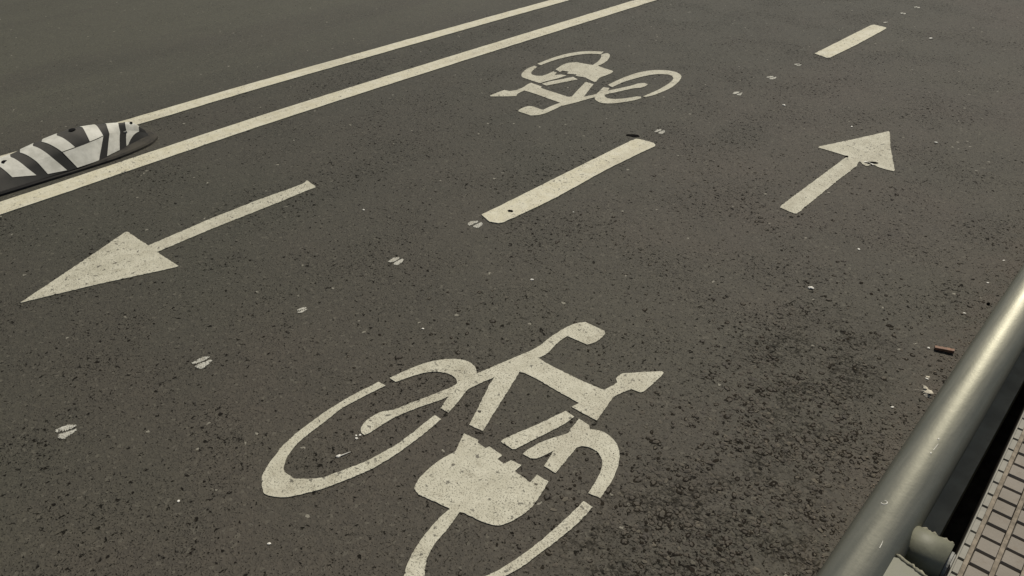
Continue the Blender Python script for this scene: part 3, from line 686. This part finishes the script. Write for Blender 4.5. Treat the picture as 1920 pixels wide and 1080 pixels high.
SS = [(0.032, 0.016, 0.6), (0.012, 0.009, 0.2), (0.022, 0.010, 0.7), (0.008, 0.007, 0.1), (0.0055, 0.005, 0.2)]
for i, (x, y) in enumerate(SPOTS):
    q = random.Random(400 + i); bm = bmesh.new(); a, b, r = SS[i]
    n = 16; z = 0.0045 if i in (1, 2, 3) else 0.0008
    lo = []; hi = []
    for j in range(n):
        th = j * 2 * math.pi / n; rr = q.uniform(0.8, 1.15)
        px, py = a * rr * math.cos(th), b * rr * math.sin(th)
        px, py = px * math.cos(r) - py * math.sin(r), px * math.sin(r) + py * math.cos(r)
        lo.append(bm.verts.new((px, py, z))); hi.append(bm.verts.new((px * 0.8, py * 0.8, z + (0.006 if i == 4 else 0.0012))))
    for j in range(n): bm.faces.new([lo[j], lo[(j + 1) % n], hi[(j + 1) % n], hi[j]])
    bm.faces.new(hi)
    setp(bm_obj('tar_spot', bm, M_TAR, None, (x, y, 0)), SLAB[i], 'tar spot', 'black tar spots on the road')
# curled lip of paint in the arrow's notch
bm = bmesh.new(); nx, ny2 = 6, 4; V = []
for i in range(nx + 1):
    V.append([bm.verts.new((i * 0.007 - 0.02, j * 0.004 - 0.008, 0.003 + 0.006 * math.sin(i / nx * math.pi) * (1 - j / ny2))) for j in range(ny2 + 1)])
for i in range(nx):
    for j in range(ny2): bm.faces.new([V[i][j], V[i + 1][j], V[i + 1][j + 1], V[i][j + 1]])
e = bmesh.ops.extrude_face_region(bm, geom=bm.faces[:])
for v in [g2 for g2 in e['geom'] if isinstance(g2, bmesh.types.BMVert)]: v.co.z -= 0.0012
setp(bm_obj('paint_flake', bm, M_WHITE, None, (SPOTS[2][0] - 0.012, SPOTS[2][1] - 0.013, 0)), 'curled bright paint flake lifting in the notch of the right arrow', 'paint flake')
# stick
a, b = Vector((STICK[0][0], STICK[0][1], 0.008)), Vector((STICK[1][0], STICK[1][1], 0.010))
bm = bmesh.new(); d = (b - a); n = 8; q = random.Random(9); V = []
sd = Vector((-d.y, d.x, 0)).normalized()
for i in range(n + 1):
    c = a + d * i / n; w = 0.0062 * q.uniform(0.9, 1.08)
    V.append([bm.verts.new(c + sd * (w * u) + Vector((0, 0, w * t))) for u, t in ((-1, -0.8), (1, -0.8), (1, 0.5), (0.3, 0.9), (-1, 0.6))])
for i in range(n):
    for k2 in range(5): bm.faces.new([V[i][k2], V[i][(k2 + 1) % 5], V[i + 1][(k2 + 1) % 5], V[i + 1][k2]])
bm.faces.new(V[0][::-1]); bm.faces.new(V[-1])
setp(bm_obj('stick', bm, M_WOOD), 'short broken brown wooden stick lying against the railing', 'stick')
# dry scraps
def scrap(x, y, s, seed, label):
    q = random.Random(seed); bm = bmesh.new()
    for _ in range(4):
        c = Vector((q.uniform(-.5, .5), q.uniform(-.7, .7), q.uniform(.2, .6))) * s
        vs = []
        for k2 in range(5):
            th = k2 * 1.2566 + q.uniform(-.4, .4); r = s * q.uniform(.35, .9)
            vs.append(bm.verts.new(c + Vector((math.cos(th) * r, math.sin(th) * r, max(-c.z + .001, q.uniform(-.25, .35) * s)))))
        cc = bm.verts.new(c + Vector((0, 0, s * 0.35)))
        for k2 in range(5): bm.faces.new([vs[k2], vs[(k2 + 1) % 5], cc])
        dn = bm.verts.new(c + Vector((0, 0, s * 0.18)))
        for k2 in range(5): bm.faces.new([vs[(k2 + 1) % 5], vs[k2], dn])
    for ang in (2.2, 3.6, 0.4):
        tube(bm, (0, 0, s * .4), (math.cos(ang) * s * 2, math.sin(ang) * s * 2, s * .25), s * .08, 6, True, s * .02)
    setp(bm_obj('dry_leaf', bm, M_PAPER, None, (x, y, 0)), label, 'leaf litter', 'dry leaf scraps by the railing')
scrap(SCRAP[0][0] - 0.004, SCRAP[0][1], 0.0165, 1, 'pale crumpled dry leaf with stalks poking out beside the railing')
scrap(SCRAP[1][0], SCRAP[1][1], 0.006, 2, 'small dry leaf crumb above the pale crumpled leaf by the railing')
# grit swept along the railing
bm = bmesh.new(); q = random.Random(77)
for _ in range(900):
    y = q.uniform(0.7, 4.0); u = abs(q.gauss(0, 0.05))
    x = -0.30 - 0.05 * (y - 1.6) - u + 0.03
    r = min(0.0045, 0.0011 + abs(q.gauss(0, 0.0009)))
    mt = Matrix.Translation((x, y, r * 0.5)) @ Matrix.Rotation(q.random() * 6.28, 4, 'Z') @ Matrix.Diagonal((1.4, 1, 0.7, 1))
    bmesh.ops.create_icosphere(bm, subdivisions=1, radius=r, matrix=mt)
setp(bm_obj('grit', bm, M_GRIT), 'fine brown grit swept along the foot of the railing', 'grit', kind='stuff')

# stones standing proud of the worn asphalt
from mathutils import noise as mn
bm = bmesh.new(); q = random.Random(55); cnt = 0
CEN = [(-0.62, 1.93, .17, .26), (-0.56, 1.62, .12, .2), (-0.50, 1.38, .14, .22), (-0.60, 1.10, .2, .22), (-0.36, 1.2, .1, .25)]
proto = bmesh.new(); bmesh.ops.create_icosphere(proto, subdivisions=1, radius=1.0)
pv2 = [v.co.copy() for v in proto.verts]; pf = [[v.index for v in f.verts] for f in proto.faces]; proto.free()
while cnt < 4200:
    if q.random() < 0.80:
        c = q.choice(CEN); x, y = q.gauss(c[0], c[2]), q.gauss(c[1], c[3])
    else:
        x, y = q.uniform(-1.7, -0.3), q.uniform(0.8, 3.2)
    if x > -0.30 - 0.05 * (y - 1.6): continue
    w = mn.noise(Vector((x * 9, y * 9, 0.3))) + 0.5 * mn.noise(Vector((x * 22, y * 22, 4.0)))
    if w < q.uniform(-0.45, 0.45): continue
    r = min(0.0080, 0.0021 + abs(q.gauss(0, 0.0020)))
    mt = Matrix.Translation((x, y, q.uniform(-0.0010, 0.0005))) @ Matrix.Rotation(q.random() * 6.28, 4, 'Z') @ Matrix.Rotation(q.uniform(-.25, .25), 4, 'X') @ Matrix.Diagonal((r * q.uniform(1.0, 1.6), r, r * q.uniform(0.4, 0.62), 1))
    vs = [bm.verts.new(mt @ (p * q.uniform(0.78, 1.2))) for p in pv2]
    mi = 0 if q.random() < 0.8 else 1
    if q.random() < 0.3:  # flat dark disc under some stones: crevice shade put in as colour
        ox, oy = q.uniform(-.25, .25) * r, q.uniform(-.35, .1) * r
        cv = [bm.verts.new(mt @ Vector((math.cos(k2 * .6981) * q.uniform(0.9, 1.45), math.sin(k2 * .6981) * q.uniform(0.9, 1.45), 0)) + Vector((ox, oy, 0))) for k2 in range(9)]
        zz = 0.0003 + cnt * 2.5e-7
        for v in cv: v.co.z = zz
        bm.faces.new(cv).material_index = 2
    for f in pf:
        fc = bm.faces.new([vs[i] for i in f]); fc.material_index = mi; fc.smooth = False
    cnt += 1
setp(bm_obj('exposed_stones', bm, [M_AGG, M_AGG2, M_CREVICE_SHADE]), 'dark stones standing proud of the worn asphalt near the railing', 'gravel', kind='stuff')
